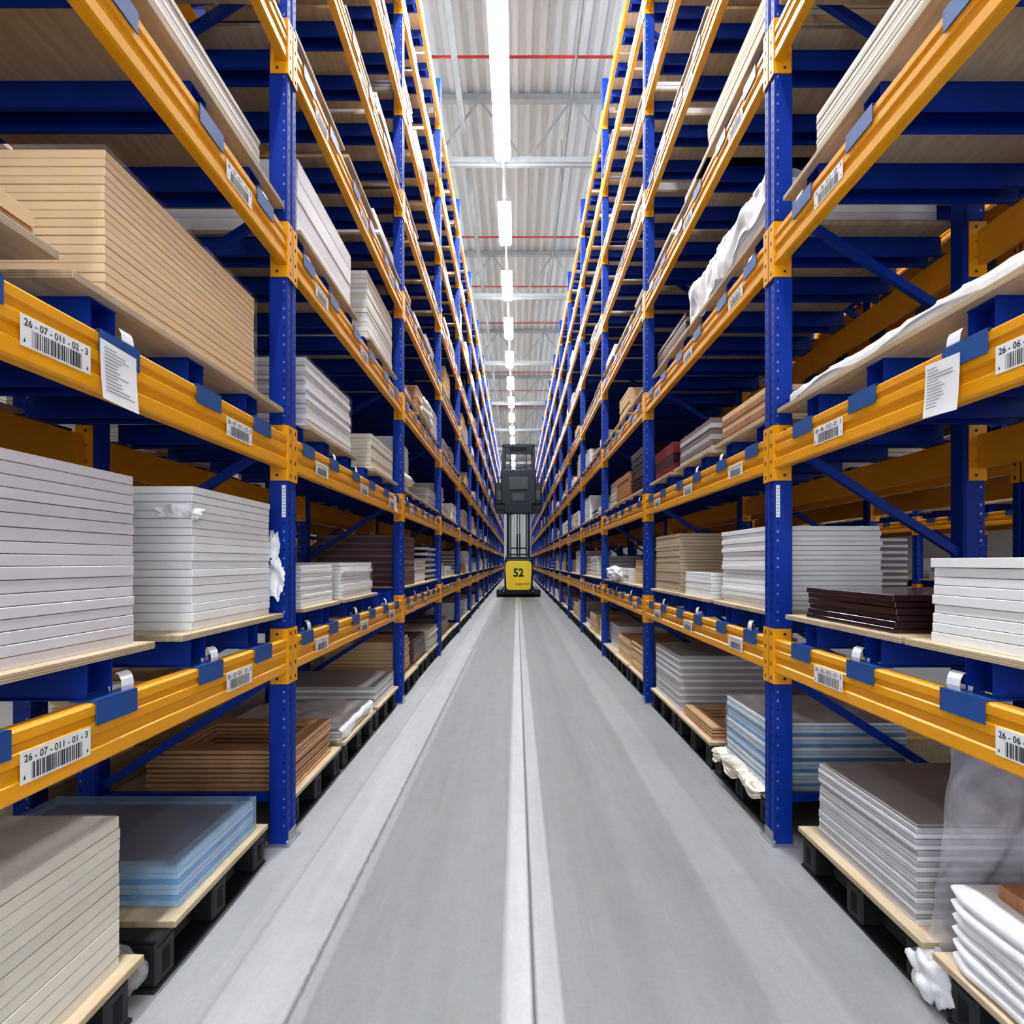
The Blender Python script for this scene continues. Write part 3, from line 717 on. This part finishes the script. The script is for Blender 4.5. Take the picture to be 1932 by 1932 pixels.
for sx in(-.86,.86):
    for yy in(.45,2.9):
        m=MB(); m.tube((sx-.07,0,0),(sx+.07,0,0),.15,'black',20); m.tube((sx-.075,0,0),(sx+.075,0,0),.06,'steel',12)
        tp('wheel',m,loc=(0,yy,.15))
def mast(x0,w,z0,z1,yy,k,step=2.4):
    m=MB()
    for q in(-1,1):
        cx=q*x0
        m.extrude([(cx-w/2,yy),(cx+w/2,yy),(cx+w/2,yy+.03),(cx-w/2+.03*(q>0)+0,yy+.03),(cx-w/2+.03,yy+.15),(cx+w/2,yy+.15),(cx+w/2,yy+.18),(cx-w/2,yy+.18)],'z',z0,z1,k)
    z=z0+.9
    while z<z1: m.box(-x0,x0,yy+.14,yy+.17,z,z+.07,k); z+=step
    m.box(-x0-w/2,x0+w/2,yy,yy+.2,z1-.12,z1,k)
    return m
tp('mast',mast(.49,.14,1.0,5.0,1.02,'tgrey')); tp('mast',mast(.37,.06,1.3,7.0,1.24,'tgrey'))
for q in(-.06,.06):
    m=MB(); m.tube((q,1.15,.6),(q,1.15,2.9),.035,'tgrey',12); m.tube((q,1.15,2.9),(q,1.15,4.4),.022,'tlight',12); tp('lift_cylinder',m)
m=MB()
for q in(-.2,.2): m.tube((q,1.20,1.5),(q,1.20,6.0),.008,'steel',6)
tp('lift_chain',m)
m=MB()
m.bbox(-1.10,1.10,.96,3.0,4.02,4.28,'tgrey',.03)
m.bbox(-1.10,-.62,.92,3.0,4.28,5.30,'tgrey',.05); m.bbox(.62,1.10,.92,3.0,4.28,5.30,'tgrey',.05)
m.bbox(-.82,.82,.88,1.0,4.30,5.90,'tgrey',.04); m.bbox(-.45,.45,.84,.90,4.95,5.55,'tlight',.02); m.bbox(-.30,.30,.85,.89,4.42,4.80,'tlight',.02)
m.bbox(-.66,.66,.86,.96,3.85,4.35,'tgrey',.03)
for q in(-.92,.92): m.bbox(q-.11,q+.11,.88,.94,4.45,4.95,'tlight',.02); m.bar((q,1.0,5.25),(q,1.0,5.55),.04,.04,'tgrey'); m.bar((q-.12,1.0,5.55),(q+.12,1.0,5.55),.05,.05,'tgrey')
cab=tp('operator_cab',m)
m=MB(); m.bbox(-.35,.35,1.72,1.95,5.35,5.52,'tlight',.03); m.tube((-.2,1.85,5.5),(-.2,1.85,5.62),.03,'black',10); m.tube((.22,1.85,5.5),(.22,1.85,5.6),.04,'black',10)
link('control_console',m.mesh('control_console'),(0,0,0),cab)
m=MB()
for q in(-.72,.72):
    m.bar((q,1.05,5.2),(q*.97,1.05,7.05),.13,.10,'tgrey',(0,1,0)); m.bar((q,2.9,5.15),(q*.97,2.9,7.05),.10,.10,'tgrey',(0,1,0)); m.bar((q*.97,1.0,7.05),(q*.97,2.95,7.05),.12,.12,'tgrey')
m.bar((-.70,1.05,7.05),(.70,1.05,7.05),.08,.14,'tgrey')
for j in range(12): m.bar((-.70,1.08+j*.165,7.07),(.70,1.08+j*.165,7.07),.03,.04,'tgrey')
m.bar((-.66,1.06,5.85),(.66,1.06,6.15),.04,.04,'tgrey')
tp('overhead_guard',m)
for q in(-.3,.3):
    m=MB(); m.bbox(q-.06,q+.06,3.0,4.2,4.12,4.17,'tgrey',.01); m.bbox(q-.06,q+.06,3.0,3.06,4.12,4.7,'tgrey',.01); tp('fork',m)
# ---------------------------------------------------------------- operator
def person(loc):
    V=[];E=[];Rr=[]
    def j(p,r,par=None):
        V.append(p);Rr.append(r); i=len(V)-1
        if par is not None:E.append((par,i))
        return i
    pel=j((0,0,.98),.15); bel=j((0,0,1.12),.145,pel); chs=j((0,0,1.34),.165,bel); nb=j((0,0,1.49),.085,chs); nk=j((0,-.01,1.56),.058,nb)
    h1=j((0,-.03,1.64),.085,nk); h2=j((0,-.025,1.73),.098,h1); h3=j((0,-.01,1.80),.062,h2)
    for q in(-1,1):
        hp=j((q*.10,0,.92),.105,pel); kn=j((q*.12,-.02,.50),.068,hp); an=j((q*.13,.02,.09),.045,kn); toe=j((q*.14,-.16,.045),.042,an)
        sh=j((q*.20,0,1.42),.065,chs); el=j((q*.26,-.06,1.14),.045,sh); wr=j((q*.20,-.30,1.16),.03,el); pa=j((q*.19,-.37,1.17),.034,wr)
        for a,ln in((-.03,.070),(-.010,.082),(.010,.078),(.03,.062)):
            f1=j((q*.19+a,-.37-ln*.7,1.175),.010,pa); j((q*.19+a,-.37-ln,1.155),.009,f1)
        t1=j((q*.19-q*.045,-.37-.01,1.18),.011,pa); j((q*.19-q*.06,-.37-.045,1.175),.010,t1)
    me=bpy.data.meshes.new('person'); me.from_pydata(V,E,[]); o=link('person_tmp',me)
    sk=o.modifiers.new('s','SKIN'); ss=o.modifiers.new('u','SUBSURF'); ss.levels=1; ss.render_levels=1
    for i,sv in enumerate(me.skin_vertices[0].data): sv.radius=(Rr[i],Rr[i]*(.72 if i in(0,1,2) else 1)); sv.use_root=(i==0)
    bpy.context.view_layer.update()
    out=bpy.data.meshes.new_from_object(o.evaluated_get(bpy.context.evaluated_depsgraph_get()))
    bpy.data.objects.remove(o)
    out.materials.clear()
    for k in('shirt','trouser','skin','black'): out.materials.append(M[k])
    for p in out.polygons:
        c=p.center; p.use_smooth=True
        if c.z>1.53 or c.y<-.31: p.material_index=2
        elif c.z<.11: p.material_index=3
        elif c.z<1.0: p.material_index=1
        else: p.material_index=0
    b=link('person',out,loc,label='truck operator in grey jacket standing at the cab controls',cat='person')
    import bmesh
    def ball(c,r,k,name,zc=None):
        bm=bmesh.new(); bmesh.ops.create_uvsphere(bm,u_segments=16,v_segments=12,radius=1)
        for v in bm.verts: v.co=Vector((v.co.x*r[0]+c[0],v.co.y*r[1]+c[1],v.co.z*r[2]+c[2]))
        if zc: bmesh.ops.delete(bm,geom=[v for v in bm.verts if v.co.z<zc+ (v.co.y*-0.6)],context='VERTS')
        me=bpy.data.meshes.new(name); bm.to_mesh(me); bm.free(); me.materials.append(M[k]); 
        for p in me.polygons:p.use_smooth=True
        link(name,me,(0,0,0),b)
    ball((0,0,1.76),(.095,.115,.115),'hair','hair',1.72)
    for q in(-1,1):
        ball((q*.034,-.118,1.715),(.014,.010,.009),'ink','eye'); ball((q*.098,-.01,1.70),(.014,.028,.036),'skin','ear')
    ball((0,-.132,1.685),(.014,.022,.024),'skin','nose'); ball((0,-.115,1.645),(.026,.010,.008),'red_ink','mouth')
    return b
person((TX,TY+2.32,4.28))
# ---------------------------------------------------------------- world + camera
w=bpy.data.worlds.new('world'); scn.world=w; w.use_nodes=True
bg=w.node_tree.nodes['Background']; bg.inputs[0].default_value=(.92,.96,1,1); bg.inputs[1].default_value=1.7
cam=bpy.data.cameras.new('camera'); co=bpy.data.objects.new('camera',cam); COL.objects.link(co); scn.camera=co
co.location=(0,0,H); co.rotation_euler=(math.radians(90),0,0)
cam.sensor_width=36; cam.lens=905/1932*36; cam.shift_x=-9/1932; cam.shift_y=94/1932; cam.clip_start=.05; cam.clip_end=200
